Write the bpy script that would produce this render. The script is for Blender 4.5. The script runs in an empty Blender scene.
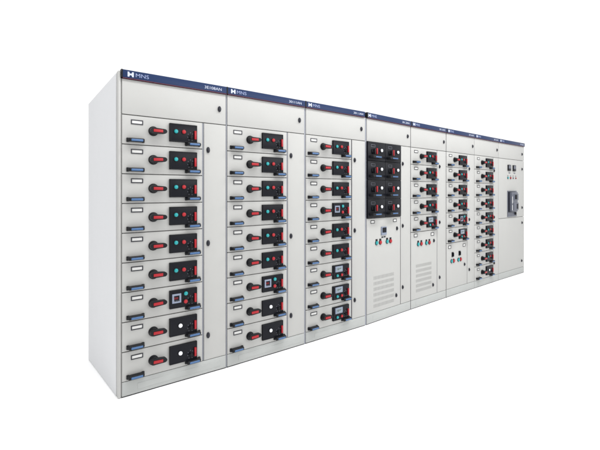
import bpy, bmesh, math
from mathutils import Vector, Matrix
PI = math.pi
scn = bpy.context.scene
COL = scn.collection

# ------------------------------------------------------------------ materials
def mat(name, col, rough=0.45, spec=0.5, metal=0.0, noise=0.0, nscale=3.0, bump=0.0, bscale=600.0, coat=0.0, emit=0.0):
    m = bpy.data.materials.new(name); m.use_nodes = True
    nt = m.node_tree; b = nt.nodes['Principled BSDF']
    b.inputs['Base Color'].default_value = (*col, 1)
    b.inputs['Roughness'].default_value = rough
    b.inputs['Specular IOR Level'].default_value = spec
    b.inputs['Metallic'].default_value = metal
    b.inputs['Coat Weight'].default_value = coat
    if emit:
        b.inputs['Emission Color'].default_value = (*col, 1)
        b.inputs['Emission Strength'].default_value = emit
    tc = nt.nodes.new('ShaderNodeTexCoord')
    if noise:
        n = nt.nodes.new('ShaderNodeTexNoise'); n.inputs['Scale'].default_value = nscale
        n.inputs['Detail'].default_value = 6; n.inputs['Roughness'].default_value = 0.62
        nt.links.new(tc.outputs['Object'], n.inputs['Vector'])
        mx = nt.nodes.new('ShaderNodeMix'); mx.data_type = 'RGBA'
        mx.inputs[6].default_value = (*[c * (1 - noise) for c in col], 1)
        mx.inputs[7].default_value = (*[min(1, c * (1 + noise)) for c in col], 1)
        nt.links.new(n.outputs['Fac'], mx.inputs[0])
        nt.links.new(mx.outputs[2], b.inputs['Base Color'])
        mr = nt.nodes.new('ShaderNodeMapRange')
        mr.inputs[3].default_value = rough - 0.06; mr.inputs[4].default_value = rough + 0.06
        nt.links.new(n.outputs['Fac'], mr.inputs[0]); nt.links.new(mr.outputs[0], b.inputs['Roughness'])
    if bump:
        n2 = nt.nodes.new('ShaderNodeTexNoise'); n2.inputs['Scale'].default_value = bscale
        n2.inputs['Detail'].default_value = 2
        nt.links.new(tc.outputs['Object'], n2.inputs['Vector'])
        bp = nt.nodes.new('ShaderNodeBump'); bp.inputs['Strength'].default_value = bump
        bp.inputs['Distance'].default_value = 0.001
        nt.links.new(n2.outputs['Fac'], bp.inputs['Height'])
        n3 = nt.nodes.new('ShaderNodeTexNoise'); n3.inputs['Scale'].default_value = 3.5
        n3.inputs['Detail'].default_value = 1
        nt.links.new(tc.outputs['Object'], n3.inputs['Vector'])
        bp2 = nt.nodes.new('ShaderNodeBump'); bp2.inputs['Strength'].default_value = .5
        bp2.inputs['Distance'].default_value = .012
        nt.links.new(n3.outputs['Fac'], bp2.inputs['Height'])
        nt.links.new(bp2.outputs['Normal'], bp.inputs['Normal'])
        nt.links.new(bp.outputs['Normal'], b.inputs['Normal'])
    return m

M = dict(
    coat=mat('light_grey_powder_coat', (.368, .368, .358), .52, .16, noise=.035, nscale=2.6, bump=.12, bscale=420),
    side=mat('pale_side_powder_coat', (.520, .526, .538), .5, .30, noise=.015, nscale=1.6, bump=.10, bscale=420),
    plinth=mat('plinth_powder_coat', (.345, .355, .348), .6, .12, noise=.07, nscale=5, bump=.12, bscale=420),
    frame=mat('zinc_grey_frame', (.21, .22, .25), .45, .5, metal=.3, noise=.05, nscale=9),
    gap=mat('bare_steel_frame', (.34, .34, .34), .6, .3, noise=.05, nscale=9),
    navy=mat('navy_blue_banner', (.007, .020, .068), .36, .20, noise=.05, nscale=6),
    maroon=mat('dark_maroon_trim', (.07, .012, .03), .4, .4, noise=.05, nscale=9),
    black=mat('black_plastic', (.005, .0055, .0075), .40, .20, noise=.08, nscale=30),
    panel=mat('charcoal_plastic_plate', (.0040, .0045, .0075), .34, .15, noise=.06, nscale=20),
    blue=mat('sky_blue_grip_plastic', (.026, .088, .215), .3, .6, noise=.03, nscale=40),
    red=mat('red_plastic', (.30, .010, .016), .32, .30, noise=.04, nscale=60),
    teal=mat('teal_plastic', (.0, .235, .25), .28, .5, noise=.04, nscale=60),
    white=mat('white_lens', (.72, .74, .78), .25, .5, noise=.02, nscale=60),
    paper=mat('white_card', (.55, .55, .54), .6, .3, noise=.02, nscale=60),
    letter=mat('white_lettering', (.40, .43, .52), .5, .3, noise=.02, nscale=60),
    letter2=mat('pale_lavender_lettering', (.21, .25, .40), .5, .3, noise=.02, nscale=60),
    grey=mat('mid_grey_plastic', (.11, .115, .14), .4, .4, noise=.05, nscale=30),
    bezel=mat('blue_grey_bezel', (.17, .20, .27), .35, .5, noise=.04, nscale=30),
    lcd=mat('grey_green_display', (.20, .25, .27), .2, .5, noise=.04, nscale=30),
    vent=mat('vent_slot_grey', (.24, .245, .237), .6, .3, noise=.04, nscale=9),
    breaker=mat('slate_grey_moulding', (.085, .092, .118), .4, .4, noise=.08, nscale=20),
    seam=mat('dark_rubber_seam', (.055, .055, .065), .6, .2, noise=.05, nscale=20),
    lock=mat('dark_zinc_lock', (.016, .017, .024), .3, .4, metal=.2, noise=.1, nscale=40),
    floor=mat('white_studio_floor', (.96, .96, .96), .7, .2, noise=.005, nscale=1.5),
)

# ------------------------------------------------------------------ mesh helpers
def bbox(bm, x0, x1, y0, y1, z0, z1, bev=0.0, seg=2, taper=None):
    """box; y is depth (negative = out towards the viewer)"""
    vs = [bm.verts.new(p) for p in ((x0,y0,z0),(x1,y0,z0),(x1,y1,z0),(x0,y1,z0),(x0,y0,z1),(x1,y0,z1),(x1,y1,z1),(x0,y1,z1))]
    if taper:                                   # pull the front (y0) face in by (tx, tz)
        for i in (0, 1, 4, 5):
            vs[i].co.x += taper[0] if i in (0, 4) else -taper[0]
            vs[i].co.z += taper[1] if i in (0, 1) else -taper[1]
    fs = [bm.faces.new([vs[i] for i in f]) for f in ((0,1,5,4),(1,2,6,5),(2,3,7,6),(3,0,4,7),(4,5,6,7),(3,2,1,0))]
    if bev:
        es = list({e for f in fs for e in f.edges})
        bmesh.ops.bevel(bm, geom=es, offset=bev, segments=seg, affect='EDGES', profile=0.6)
    return vs

def cyl(bm, cx, cz, r, y0, y1, n=24, bev=0.0, sx=1.0, sz=1.0, r2=None):
    """cylinder along depth, front cap at y0"""
    r2 = r if r2 is None else r2
    ring = lambda y, rr: [bm.verts.new((cx + rr*sx*math.cos(2*PI*k/n), y, cz + rr*sz*math.sin(2*PI*k/n))) for k in range(n)]
    rows = [ring(y1, r2)]
    if bev:
        rows += [ring(y0 + bev, r), ring(y0 + bev*.3, r - bev*.3), ring(y0, r - bev)]
    else:
        rows += [ring(y0, r)]
    for a, b in zip(rows, rows[1:]):
        for k in range(n):
            bm.faces.new((a[k], a[(k+1) % n], b[(k+1) % n], b[k]))
    bm.faces.new(rows[-1]); bm.faces.new(list(reversed(rows[0])))

def poly(bm, pts, y0, y1):
    """extruded polygon in the x-z plane"""
    f = [bm.verts.new((x, y0, z)) for x, z in pts]; b = [bm.verts.new((x, y1, z)) for x, z in pts]
    n = len(pts)
    bm.faces.new(f); bm.faces.new(list(reversed(b)))
    for k in range(n): bm.faces.new((f[k], b[k], b[(k+1) % n], f[(k+1) % n]))

def mesh(name, build, m, smooth=True):
    bm = bmesh.new(); build(bm)
    bmesh.ops.recalc_face_normals(bm, faces=bm.faces)
    me = bpy.data.meshes.new(name); bm.to_mesh(me); bm.free()
    me.materials.append(M[m])
    if smooth:
        for p in me.polygons: p.use_smooth = True
        me.set_sharp_from_angle(angle=math.radians(35))
    return me

CACHE = {}
def cached(key, name, build, m):
    if key not in CACHE: CACHE[key] = mesh(name, build, m)
    return CACHE[key]

def obj(name, me, parent=None, loc=(0, 0, 0)):
    o = bpy.data.objects.new(name, me); COL.objects.link(o)
    if parent is not None: o.parent = parent
    o.location = loc
    return o

def part(name, build, m, parent, loc=(0, 0, 0), key=None):
    me = cached(key, name, build, m) if key else mesh(name, build, m)
    return obj(name, me, parent, loc)

def text_mesh(body, height, width, m, name, bold=0.0):
    key = ('t', body, height, width)
    if key in CACHE: return CACHE[key]
    cu = bpy.data.curves.new(name, 'FONT'); cu.body = body; cu.size = 1.0
    cu.extrude = 0.0; cu.offset = bold; cu.resolution_u = 3
    t = bpy.data.objects.new('tmp', cu); COL.objects.link(t)
    bpy.context.view_layer.update()
    dg = bpy.context.evaluated_depsgraph_get()
    me = bpy.data.meshes.new_from_object(t.evaluated_get(dg))
    xs = [v.co.x for v in me.vertices]; ys = [v.co.y for v in me.vertices]
    x0, x1, y0, y1 = min(xs), max(xs), min(ys), max(ys)
    for v in me.vertices:
        v.co = Vector(((v.co.x - x0)/(x1 - x0)*width, 0, (v.co.y - y0)/(y1 - y0)*height))
    bm = bmesh.new(); bm.from_mesh(me)                       # give the letters 1 mm of thickness
    r = bmesh.ops.extrude_face_region(bm, geom=bm.faces[:])
    for g in r['geom']:
        if isinstance(g, bmesh.types.BMVert): g.co.y -= 0.001
    bmesh.ops.recalc_face_normals(bm, faces=bm.faces); bm.to_mesh(me); bm.free()
    me.materials.clear(); me.materials.append(M[m]); me.name = name
    bpy.data.objects.remove(t); bpy.data.curves.remove(cu)
    CACHE[key] = me
    return me

# ------------------------------------------------------------------ layout of the line-up (metres, camera stands at x=y=0)
CORNERS = [(-1.195, 2.755), (-.5788, 3.2268), (.0407, 3.7285), (.6722, 4.2474), (1.291, 4.8136),
           (1.8972, 5.3538), (2.485, 5.8705), (3.0819, 6.3966), (3.8240, 7.0320)]
H = 2.2; DEPTH = .983; SLOPE = .0575           # the floor falls gently towards the back of the cabinets
Z_TOP = 1.905; Z_PL = .105; DR = .2
ANG = [math.atan2(b[1]-a[1], b[0]-a[0]) for a, b in zip(CORNERS, CORNERS[1:])]
WID = [math.hypot(b[0]-a[0], b[1]-a[1]) for a, b in zip(CORNERS, CORNERS[1:])]
SEAM = [.583, .600, .614, .635, .592, .568, .606, None]
POST = [0.004, .011, .018, .028, .010, .012, .003, .003]
OFF = [0, 0, .004, 0, .012, .014, .016, 0]

# ------------------------------------------------------------------ small repeated pieces
def lock(parent, u, z, big=True):
    def b(bm):
        cyl(bm, 0, 0, .0138, -.009, .001, 20, .003, sz=1.65)
        cyl(bm, 0, 0, .0095, -.015, -.008, 16, .003, sz=1.5)
        bbox(bm, -.003, .003, -.0165, -.0145, -.010, .010, .001, 1)
    return part('lock', b, 'lock', parent, (u, 0, z), key='lock')

def handle(parent, u, z, L=.120):
    def b(bm):
        h = .0130
        bbox(bm, 0, L, -.042, .001, -h, h, .0105, 5, taper=(.010, .0005))
    def g(bm):
        bbox(bm, .024, L - .020, -.0455, -.026, -.0095, .0060, .005, 3)
    def base(bm):
        (bbox(bm, .002, .020, -.014, .001, -.0145, .0145, .004, 2), bbox(bm, L - .020, L - .002, -.014, .001, -.0145, .0145, .004, 2))
    part('pull_handle', lambda bm: (b(bm), base(bm)), 'black', parent, (u, 0, z), key=('hb', L))
    part('handle_grip', g, 'blue', parent, (u, 0, z), key=('hg', L))

def label_holder(parent, u, z, w=.080, h=.032, oval=False):
    key = ('lab', w, h)
    def fr(bm):
        t = .0065
        bbox(bm, -w/2, w/2, -.004, .001, h/2 - t, h/2, .001, 1)
        bbox(bm, -w/2, w/2, -.004, .001, -h/2, -h/2 + t, .001, 1)
        bbox(bm, -w/2, -w/2 + t, -.0042, .001, -h/2 + .0005, h/2 - .0005, .001, 1)
        bbox(bm, w/2 - t, w/2, -.0042, .001, -h/2 + .0005, h/2 - .0005, .001, 1)
    part('label_holder', fr, 'lock', parent, (u, 0, z), key=key)
    part('label_card', lambda bm: bbox(bm, -w/2+.005, w/2-.005, -.0015, .0005, -h/2+.005, h/2-.005), 'paper', parent, (u, 0, z), key=key + ('c',))

def button(parent, u, z, colour, r=.0145, y=0.0, collar=True, kind='push_button'):
    if collar:
        part('button_collar', lambda bm: cyl(bm, 0, 0, r*1.28, -.005, .001, 22, .0015), 'black', parent, (u, y, z), key=('bc', r))
    def c(bm):
        cyl(bm, 0, 0, r, -.013, 0, 22, .005)
    part(kind, c, colour, parent, (u, y, z), key=('bt', r, colour))

NTURN = 0
def rotary(parent, u, z):
    def disc(bm):
        cyl(bm, 0, 0, .034, -.010, .001, 32, .003)
        cyl(bm, 0, 0, .027, -.030, -.009, 28, .004)
    def lever(bm):
        n = 10; R = .0180; L = .082; pts = []
        for k in range(n + 1):
            a = PI/2 + PI*k/n; pts.append((-.012 + .021*math.cos(a), .021*math.sin(a)))
        for k in range(n + 1):
            a = -PI/2 + PI*k/n; pts.append((L - R + R*math.cos(a), R*.93*math.sin(a)))
        f = [bm.verts.new((x, -.050, s*.94)) for x, s in pts]
        mid = [bm.verts.new((x, -.044, s)) for x, s in pts]
        b = [bm.verts.new((x, -.020, s)) for x, s in pts]
        m_ = len(pts)
        bm.faces.new(f); bm.faces.new(list(reversed(b)))
        for A, B in ((f, mid), (mid, b)):
            for k in range(m_): bm.faces.new((A[k], B[k], B[(k+1) % m_], A[(k+1) % m_]))
    global NTURN
    NTURN += 1
    tilt = math.radians(1.6*math.sin(NTURN*2.39) + 1.0*math.sin(NTURN*5.1))      # no two levers rest at quite the same angle
    part('rotary_switch', disc, 'black', parent, (u, 0, z), key='rot')
    part('switch_lever', lever, 'black', parent, (u, 0, z), key='lev').rotation_euler.y = tilt
    part('lever_insert', lambda bm: bbox(bm, -.014, .052, -.0545, -.048, -.0100, .0100, .003, 2), 'red', parent, (u, 0, z), key='levr').rotation_euler.y = tilt

def operator(parent, u, z, y):
    """small black selector with a red bar and white setting marks"""
    part('selector_knob', lambda bm: (cyl(bm, 0, 0, .013, -.010, .001, 18, .002), bbox(bm, -.004, .004, -.017, -.009, -.013, .013, .001, 1)),
         'black', parent, (u - .034, y, z - .016), key='selk')
    def marks(bm):
        for k, (a, b) in enumerate(((-.052, .004), (-.018, .008), (-.046, -.038), (-.022, -.040), (-.034, .016), (-.054, -.018))):
            bbox(bm, a - .0022, a + .0022, -.0012, .0005, b - .0022, b + .0022)
    part('setting_marks', marks, 'grey', parent, (u, y, z), key='selm')
    part('operator_bar', lambda bm: bbox(bm, -.0072, .0072, -.013, .001, -.032, .032, .003, 2), 'red', parent, (u + .001, y, z), key='opb')

def meter(parent, u, z, y, s=.066):
    part('meter_bezel', lambda bm: (bbox(bm, -s/2, s/2, -.006, .001, s/2-.013, s/2, .001, 1), bbox(bm, -s/2, s/2, -.006, .001, -s/2, -s/2+.011, .001, 1),
         bbox(bm, -s/2, -s/2+.013, -.0062, .001, -s/2+.0005, s/2-.0005, .001, 1), bbox(bm, s/2-.013, s/2, -.0062, .001, -s/2+.0005, s/2-.0005, .001, 1)),
         'bezel', parent, (u, y, z), key=('mtb', s))
    part('meter_window', lambda bm: bbox(bm, -s/2+.008, s/2-.008, -.003, .0, -s/2+.010, s/2-.008), 'panel', parent, (u, y, z), key=('mtw', s))
    def dg(bm):
        for k in range(3):
            x = -.016 + k*.010
            bbox(bm, x, x + .0066, -.0042, -.0026, .0035, .0060); bbox(bm, x, x + .0066, -.0042, -.0026, -.0060, -.0035)
            bbox(bm, x + .0045, x + .0066, -.0041, -.0026, -.0034, .0034)
    part('meter_digits', dg, 'red', parent, (u - .002, y, z + .002), key='mtd')
    part('meter_keys', lambda bm: [bbox(bm, x, x + .007, -.0050, -.0026, -.0225, -.0165, .001, 1) for x in (-.018, -.006, .006)], 'grey', parent, (u, y, z + .002), key='mtk')

def display(parent, u, z, y, w=.098, h=.056):
    part('display_bezel', lambda bm: bbox(bm, -w/2, w/2, -.006, .001, -h/2, h/2, .003, 2), 'bezel', parent, (u, y, z), key=('dsb', w))
    part('display_screen', lambda bm: bbox(bm, -w/2+.014, w/2-.014, -.0075, -.004, -h/2+.012, h/2-.010), 'lcd', parent, (u, y, z), key=('dss', w))
    def ln(bm):
        for k, (a, b) in enumerate(((.10, .55), (.62, .90), (.10, .80), (.10, .45))):
            zz = .009 - .0075*max(0, k - 0 if k < 1 else k - 1)
            bbox(bm, -w/2+.014+(w-.028)*a, -w/2+.014+(w-.028)*b, -.0082, -.0070, zz - .0016, zz + .0016)
    part('display_lines', ln, 'panel', parent, (u, y, z), key=('dsl', w))

def drawer(cab, zt, k, off, seam, kind, w0):
    """white withdrawable unit, origin at its top left corner"""
    W = seam - .006 - w0
    d = part('drawer_unit', lambda bm: bbox(bm, w0, w0 + W, 0, .020, -DR + .006, 0, .0025, 2), 'coat', cab, (0, 0, zt), key=('dr', round(W, 4), round(w0, 4)))
    U = lambda u: u*k + off
    label_holder(d, U(.105), -.043)
    rotary(d, U(.218), -.095)
    handle(d, U(.030), -.168, .122)
    handle(d, U(.452), -.168, .122)
    pw = .213*k; pu = U(.333); pz = -.0925; ph = .132; yp = -.018
    part('control_panel', lambda bm: (bbox(bm, 0, pw, -.018, .001, -ph/2, ph/2, .003, 2)), 'panel', d, (pu, 0, pz), key=('cp', round(pw, 4)))
    def rim(bm):
        t = .0035
        for a in ((.003, pw-.003, ph/2-.003-t, ph/2-.003), (.003, pw-.003, -ph/2+.003, -ph/2+.003+t)):
            bbox(bm, a[0], a[1], -.0195, -.0175, a[2], a[3])
        bbox(bm, .003, .003+t, -.0194, -.0175, -ph/2+.007, ph/2-.007); bbox(bm, pw-.003-t, pw-.003, -.0194, -.0175, -ph/2+.007, ph/2-.007)
    part('panel_rim', rim, 'black', d, (pu, 0, pz), key=('cr', round(pw, 4)))
    operator(d, pu + pw - .019, pz - .008, yp)
    if kind == 'A':
        button(d, pu + .045*k, pz + .008, 'teal', y=yp); button(d, pu + .105*k, pz + .009, 'red', y=yp)
    elif kind == 'B':
        meter(d, pu + .050*k, pz + .006, yp)
        button(d, pu + .120*k, pz + .033, 'teal', y=yp); button(d, pu + .118*k, pz - .025, 'red', y=yp)
    elif kind == 'C':
        button(d, pu + .078*k, pz + .006, 'white', y=yp, kind='indicator_lamp')
    elif kind == 'D':
        display(d, pu + .072*k, pz + .027, yp)
        button(d, pu + .050*k, pz - .035, 'teal', y=yp, r=.0135); button(d, pu + .108*k, pz - .033, 'red', y=yp, r=.0135)
    return d

def dark_unit(cab, u0, w, zt):
    d = part('drawer_unit', lambda bm: bbox(bm, 0, w, -.014, .018, -DR + .004, 0, .003, 2), 'panel', cab, (u0, 0, zt), key=('du', round(w, 4)))
    y = -.014
    def outline(bm):
        a, b, t = .034, .013, .003
        bbox(bm, -a, a, -.0015, 0, b-t, b); bbox(bm, -a, a, -.0015, 0, -b, -b+t)
        bbox(bm, -a, -a+t, -.0014, 0, -b+t, b-t); bbox(bm, a-t, a, -.0014, 0, -b+t, b-t)
    part('label_holder', outline, 'grey', d, (.085, y, -.040), key='uo')
    part('selector_knob', lambda bm: (cyl(bm, 0, 0, .026, -.012, .001, 22, .003), bbox(bm, -.009, .009, -.032, -.011, -.030, .026, .003, 2)), 'black', d, (.085, y, -.098), key='uk')
    part('operator_bar', lambda bm: bbox(bm, -.0085, .0085, -.012, .001, -.031, .031, .003, 2), 'red', d, (.144, y, -.093), key='ub')
    part('button_collar', lambda bm: cyl(bm, 0, 0, .024, -.006, .001, 22, .002), 'black', d, (.226, y, -.082), key='uc')
    part('indicator_lamp', lambda bm: cyl(bm, 0, 0, .0165, -.015, 0, 22, .005), 'white', d, (.226, y, -.082), key='ul')
    h = bpy.data.objects.new('handle_mount', None)
    def hb(bm): bbox(bm, 0, .165, -.048, .001, -.014, .014, .006, 3, taper=(.010, .002))
    part('pull_handle', hb, 'black', d, (.022, y, -.158), key='uh')
    part('handle_grip', lambda bm: bbox(bm, .050, .146, -.0500, -.034, -.0068, .0068, .004, 2), 'blue', d, (.022, y, -.158), key='ug')
    bpy.data.objects.remove(h)

def door(cab, u0, u1, z0, z1, name='door', m='coat', y0=0.0):
    return part(name, lambda bm: bbox(bm, u0, u1, y0, .020, z0, z1, .0028, 2), m, cab)

def louvres(dr, u0, u1, zt):
    for k in range(6):
        zz = zt - k*.059
        def b(bm):
            n = 30; p = (u1 - u0)/n
            for j in range(n):
                bbox(bm, u0 + j*p + p*.40, u0 + j*p + p*.62, -.0012, .001, -.035, 0)
        part('vent_band', b, 'vent', dr, (0, 0, zz), key=('lv', round(u0, 3), round(u1, 3)))

# ------------------------------------------------------------------ one cabinet
def cabinet(i, label, top_text):
    w = WID[i]; x, y = CORNERS[i]
    c = bpy.data.objects.new('switchgear_cabinet', None); COL.objects.link(c)
    c.location = (x, y, 0); c.rotation_euler = (0, 0, ANG[i]); c.empty_display_size = .2
    c['label'] = label; c['category'] = 'electrical cabinet'; c['group'] = 'cabinets standing side by side in one long switchgear row'
    lt = max(0, math.tan(max(0, (ANG[i] - ANG[i-1]))/2)*DEPTH) + .002 if i else -.012
    rt = (max(0, math.tan(max(0, (ANG[i+1] - ANG[i]))/2)*DEPTH) + .002) if i < 7 else 0
    zr = H - .010
    def carc(bm):
        def sh(u, yy, z): return bm.verts.new((u, yy, z - SLOPE*yy))
        a0 = .002 if i else -.012; a1 = w - .002
        v = [sh(a0, .0215, .0), sh(a1, .0215, .0), sh(w - rt, DEPTH, .0), sh(lt, DEPTH, .0),
             sh(a0, .0215, zr), sh(a1, .0215, zr), sh(w - rt, DEPTH, zr), sh(lt, DEPTH, zr)]
        for f in ((0,1,5,4),(1,2,6,5),(2,3,7,6),(3,0,4,7),(4,5,6,7),(3,2,1,0)): bm.faces.new([v[k] for k in f])
    part('carcass', carc, 'gap', c)
    def roof(bm):
        v = []
        for zz in (zr - .0005, zr + .0025):
            for (u, yy) in ((.002 if i else -.012, .022), (w - .002, .022), (w - rt, DEPTH), (lt, DEPTH)):
                v.append(bm.verts.new((u, yy, zz - SLOPE*yy)))
        for f in ((0,1,5,4),(1,2,6,5),(2,3,7,6),(3,0,4,7),(4,5,6,7),(3,2,1,0)): bm.faces.new([v[k] for k in f])
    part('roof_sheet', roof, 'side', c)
    p = POST[i]; u0 = p + .001
    # frame posts standing in the joints
    if i:
        part('frame_post', lambda bm: bbox(bm, .0015, p - .001 if p > .004 else .0025, .006, .0210, .002, H - .055, .0006, 1), 'seam' if i in (4, 5) else 'frame', c)
    # plinth
    def pl(bm):
        bbox(bm, u0, w - .0015, .001, .020, .0055, Z_PL - .004, .0025, 2)
        bbox(bm, u0 + .10, w - .05, -.0006, .002, .030, .072, .0012, 1)
    part('plinth', pl, 'plinth', c)
    part('contact_shadow_strip', lambda bm: bbox(bm, u0 - .001, w - .0005, .0045, .0205, -.001, .0045), 'black', c)  # thin black strip modelled in place of the contact shadow under the plinth
    # banner over the top
    cap0 = {0: -.003, 3: .016}.get(i, .0); cap1 = {0: .0065, 1: .010, 2: .014, 3: .034}.get(i, .016)
    hb = part('header_banner', lambda bm: bbox(bm, cap1 + .0005 if i < 6 else .0005, w - (.016 if i == 2 else .0005), -.012, .021, H - .053, H, .002, 2), 'navy', c)
    if i < 6:
        part('end_cap', lambda bm: bbox(bm, cap0, cap1, -.0135, .021, H - .054, H + .001, .001, 1), 'black', hb)
    part('trim_strip', lambda bm: bbox(bm, cap1 if i < 6 else .001, w - (.016 if i == 2 else .001), -.0125, .019, H - .0575, H - .0535), 'maroon', hb)
    lg = .040; zc = H - .0275
    def emb(bm):
        a, b = .020, .0165
        poly(bm, [(-a, -b), (-a*.42, -b), (-a*.42, -b*.62), (0, -b*.22), (a*.42, -b*.62), (a*.42, -b), (a, -b), (a, b), (a*.42, b), (a*.42, b*.62), (0, b*.22), (-a*.42, b*.62), (-a*.42, b), (-a, b)], -.0010, 0)
    part('emblem', emb, 'letter', hb, (.057, -.012, zc), key='emb')
    obj('lettering', text_mesh('MNS', .0255, .088, 'letter2', 'lettering_mns', 0.0), hb, (.090, -.012, zc - .0128))
    obj('lettering', text_mesh(top_text, .021, .140, 'letter', 'lettering_code', 0.0), hb, (w - .185, -.012, zc - .012))
    # top compartment cover
    if i == 7:
        tp = door(c, u0, w - .003, Z_TOP, H - .060, 'top_cover'); lock(tp, .885, 2.01)
    else:
        tp = door(c, u0, w - .003, Z_TOP, H - .060, 'top_cover'); lock(tp, .740*w/.8, 2.020)
    return c, w, u0

LABELS = [
 'grey cabinet at the near left end with its pale blank side panel showing',
 'nine-drawer grey cabinet directly right of the one whose blank side panel shows',
 'grey cabinet whose lowest three of nine drawers have small grey display screens',
 'grey cabinet with a block of eight black square units above a vented door',
 'grey cabinet with five drawers above a vented door, right of the black square units',
 'grey cabinet with six drawers over a plain door with two dark selectors and no vents',
 'grey cabinet full of nine drawers, beside the drawerless breaker cabinet at the far end',
 'drawerless grey cabinet at the far right end with a large circuit breaker',
]
CODES = ['3E108AN', '30111AN', '301.1AN', '301.2AN', '301.3AN', '301.4AN', '301.5AN', '301.6AN']
KINDS = {0: 'AAAAAABCC', 1: 'AAAAAABCC', 2: 'AAABAADDD', 4: 'AAAAD', 5: 'AAAABD', 6: 'AAAAAAAAC'}

for i in range(8):
    c, w, u0 = cabinet(i, LABELS[i], CODES[i])
    s = SEAM[i]
    if i == 7:
        d = door(c, u0, w - .003, .960, Z_TOP - .006, 'upper_door')
        for (a, z) in ((.865, 1.758), (.865, 1.109)): lock(d, a + .02, z)
        for a in (.375, .565):
            part('panel_meter', lambda bm: bbox(bm, -.052, .052, -.016, .001, -.048, .048, .004, 2), 'panel', d, (a, 0, 1.762), key='pm')
            part('meter_window', lambda bm: bbox(bm, -.040, .040, -.0175, -.014, -.012, .038), 'breaker', d, (a, 0, 1.762), key='pmw')
            part('name_plate', lambda bm: bbox(bm, -.030, .030, -.002, .001, -.008, .008), 'grey', d, (a + .02, 0, 1.680), key='pmn')
        for a, m_ in ((.335, 'teal'), (.435, 'red'), (.535, 'grey'), (.635, 'red')):
            big = m_ != 'grey'
            button(d, a, 1.600, m_, r=.016 if a < .5 else .011)
            part('name_plate', lambda bm: bbox(bm, -.016, .016, -.002, .001, -.005, .005), 'lock', d, (a, 0, 1.634), key='nps')
        part('breaker_frame', lambda bm: bbox(bm, .312, .655, -.010, .001, .972, 1.392, .003, 2), 'breaker', d)
        part('breaker_recess', lambda bm: bbox(bm, .325, .600, -.0125, -.009, 1.045, 1.380), 'panel', d)
        part('circuit_breaker', lambda bm: (bbox(bm, .365, .590, -.052, -.008, 1.055, 1.372, .006, 2),
                                            bbox(bm, .420, .600, -.062, -.050, 1.080, 1.200, .005, 2),
                                            bbox(bm, .440, .600, -.060, -.050, 1.240, 1.345, .005, 2)), 'breaker', d)
        part('breaker_label', lambda bm: (bbox(bm, .376, .392, -.0535, -.051, 1.19, 1.30), bbox(bm, .376, .392, -.0535, -.051, 1.08, 1.165)), 'paper', d)
        part('breaker_lever', lambda bm: (bbox(bm, .470, .520, -.075, -.060, 1.255, 1.330, .004, 2), bbox(bm, .530, .575, -.068, -.060, 1.10, 1.18, .003, 2)), 'black', d)
        part('breaker_knob', lambda bm: cyl(bm, .585, 1.020, .022, -.030, -.009, 22, .004), 'black', d)
        d2 = door(c, u0, w - .003, Z_PL, .954, 'lower_door')
        lock(d2, .885, .854); lock(d2, .870, .213)
        continue
    k = (s + .004)/.605
    # cable compartment door on the right
    cd = door(c, s + .009 if i < 3 else s + .006, w - .003, Z_PL, Z_TOP - .006, 'cable_door')
    lu = (.643*w/.8) if i < 4 else .643*w/.8 - .006
    for z in (1.698, .990, .290): lock(cd, lu, z)
    part('divider_strip', lambda bm: bbox(bm, s - .003, s + (.006 if i < 3 else .003), .004, .0205, Z_PL, Z_TOP - .006, .0006, 1), 'seam' if i in (2, 3) else 'frame', c)
    if i == 3:
        gw = (s - .012 - u0)/2
        for r in range(4):
            for q in range(2):
                dark_unit(c, u0 + q*(gw + .004), gw, Z_TOP - .004 - r*DR)
        d = door(c, u0, s - .006, Z_PL, Z_TOP - 4*DR - .008, 'lower_door')
        label_holder(d, .122, 1.062, .066, .034); label_holder(d, .523, 1.060, .066, .034)
        part('small_meter', lambda bm: bbox(bm, -.045, .045, -.012, .001, -.045, .045, .003, 2), 'bezel', d, (.313, 0, .957))
        part('meter_window', lambda bm: bbox(bm, -.033, .036, -.0135, -.011, -.018, .036), 'panel', d, (.313, 0, .957))
        part('name_plate', lambda bm: (bbox(bm, -.036, -.004, -.002, .001, -.007, .007), bbox(bm, .006, .036, -.002, .001, -.005, .009)), 'lock', d, (.313, 0, .889))
        zb = .836; bu = ((.190, 'teal'), (.255, 'red'), (.378, 'teal'), (.440, 'red'))
        lock(d, .562, .968); lock(d, .548, .220)
        louvres(d, .137, .508, .484)
        for a, m_ in bu:
            button(d, a, zb, m_, r=.020)
            part('name_plate', lambda bm: bbox(bm, -.017, .017, -.002, .001, .021, .040), 'black', d, (a, 0, zb), key='np')
        continue
    n = len(KINDS[i])
    for r, kd in enumerate(KINDS[i]):
        drawer(c, Z_TOP - .006 - r*DR, k, OFF[i], s, kd, u0)
    if i == 4:
        d = door(c, u0, s - .006, Z_PL, Z_TOP - 5*DR - .008, 'lower_door')
        label_holder(d, .106, .860, .070, .040); label_holder(d, .478, .852, .070, .040)
        for a, m_ in ((.160, 'teal'), (.228, 'red'), (.340, 'teal'), (.408, 'red')):
            button(d, a, .753, m_, r=.021)
            part('name_plate', lambda bm: bbox(bm, -.018, .018, -.002, .001, .022, .042), 'black', d, (a, 0, .753), key='np5')
        lock(d, .510, .768); lock(d, .490, .218)
        louvres(d, .110, .458, .512)
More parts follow.
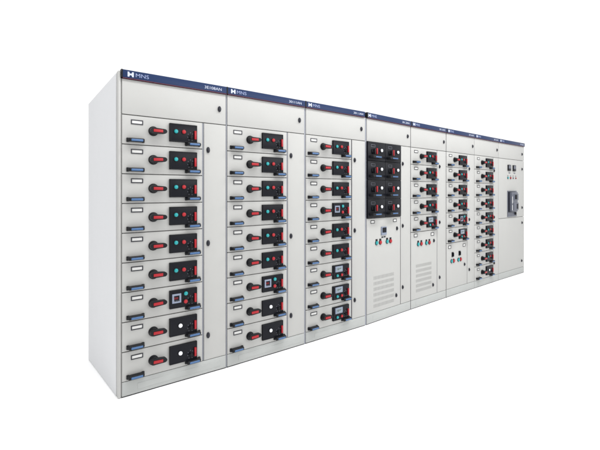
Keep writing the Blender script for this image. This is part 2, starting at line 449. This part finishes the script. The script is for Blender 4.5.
    if i == 5:
        d = door(c, u0, s - .006, Z_PL, Z_TOP - 6*DR - .008, 'lower_door')
        label_holder(d, .092, .650, .070, .040); label_holder(d, .480, .645, .070, .040)
        for a in (.165, .350):
            part('selector_switch', lambda bm: (bbox(bm, -.022, .022, -.008, .001, -.032, .032, .003, 2), bbox(bm, -.007, .007, -.022, -.007, -.024, .024, .003, 2)), 'panel', d, (a, 0, .546), key='ss')
        for a, m_ in ((.140, 'teal'), (.197, 'red'), (.322, 'teal'), (.382, 'red')):
            button(d, a, .460, m_, r=.022)
        lock(d, .488, .380)

# the near end: side sheet and corner post of the first cabinet
c1 = [o for o in COL.objects if o.name == 'switchgear_cabinet'][0]
def shv(bm): 
    for v in bm.verts: v.co.z -= SLOPE*max(0, v.co.y)
def side(bm):
    bbox(bm, -.020, -.0125, .058, DEPTH, .001, H - .012, .0015, 2); shv(bm)
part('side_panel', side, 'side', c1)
def post(bm):
    bbox(bm, -.018, -.0125, .0255, .052, .001, H - .010, .0015, 2)
    bbox(bm, -.020, -.004, .0005, .022, .001, H - .010, .004, 3); shv(bm)
part('corner_post', post, 'coat', c1)
part('post_web', lambda bm: (bbox(bm, -.0128, -.0100, .002, .060, .002, H - .012), bbox(bm, -.0095, .0035, .010, .021, .002, H - .058)), 'coat', c1)

# ------------------------------------------------------------------ floor: level in front, falling gently behind the fronts
def floor(bm):
    ext = lambda a, b, t: (a[0] + (b[0]-a[0])*t, a[1] + (b[1]-a[1])*t)
    line = [ext(CORNERS[0], CORNERS[1], -30)] + CORNERS + [ext(CORNERS[7], CORNERS[8], 25)]
    n = Vector((math.sin(.70), -math.cos(.70), 0))
    fr = [bm.verts.new((x + n.x*30, y + n.y*30, -.002)) for x, y in line]
    md = [bm.verts.new((x, y, -.002)) for x, y in line]
    bk = [bm.verts.new((x - n.x*20, y - n.y*20, -.002 - SLOPE*20)) for x, y in line]
    for A, B in ((fr, md), (md, bk)):
        for k in range(len(line) - 1): bm.faces.new((A[k], A[k+1], B[k+1], B[k]))
f = obj('floor', mesh('floor', floor, 'floor', smooth=False)); f['kind'] = 'structure'

# ------------------------------------------------------------------ light: a white studio
w = bpy.data.worlds.new('World'); scn.world = w; w.use_nodes = True
bg = w.node_tree.nodes['Background']; bg.inputs[0].default_value = (1, 1, 1, 1); bg.inputs[1].default_value = 1.10

def softbox(name, loc, target, sx, sy, power, col=(1, 1, 1)):
    l = bpy.data.lights.new(name, 'AREA'); l.shape = 'RECTANGLE'; l.size = sx; l.size_y = sy; l.energy = power; l.color = col
    o = bpy.data.objects.new(name, l); COL.objects.link(o); o.location = loc
    o.rotation_euler = (Vector(target) - Vector(loc)).to_track_quat('-Z', 'Y').to_euler()
    return o
softbox('softbox_glare', (5.6, 1.2, 2.95), (.6, 4.3, 1.6), 6.5, .75, 115)
rc = Vector((.7, 4.38, 0)); nn = Vector((.655, -.756, 0))
strip = softbox('softbox_strip', (rc + nn*1.7 + Vector((0, 0, 4.6)))[:], (rc + Vector((0, 0, 1.9)))[:], 7.5, .7, 232)
softbox('softbox_side', (-4.5, 1.2, 3.0), (-1.6, 3.2, 1.2), 2.5, 3.0, 25, (.97, .98, 1))

# ------------------------------------------------------------------ camera
cam = bpy.data.cameras.new('camera'); co = bpy.data.objects.new('camera', cam); COL.objects.link(co)
cam.sensor_width = 36; cam.lens = 412/600*36; cam.shift_y = -33.7/600
co.location = (0, 0, 1.384); co.rotation_euler = (PI/2, 0, 0); cam.clip_end = 200; cam.clip_start = .05
scn.camera = co
vs = scn.view_settings; vs.view_transform = 'Standard'; vs.look = 'None'; vs.exposure = 0; vs.gamma = 1
scn.cycles.use_denoising = True
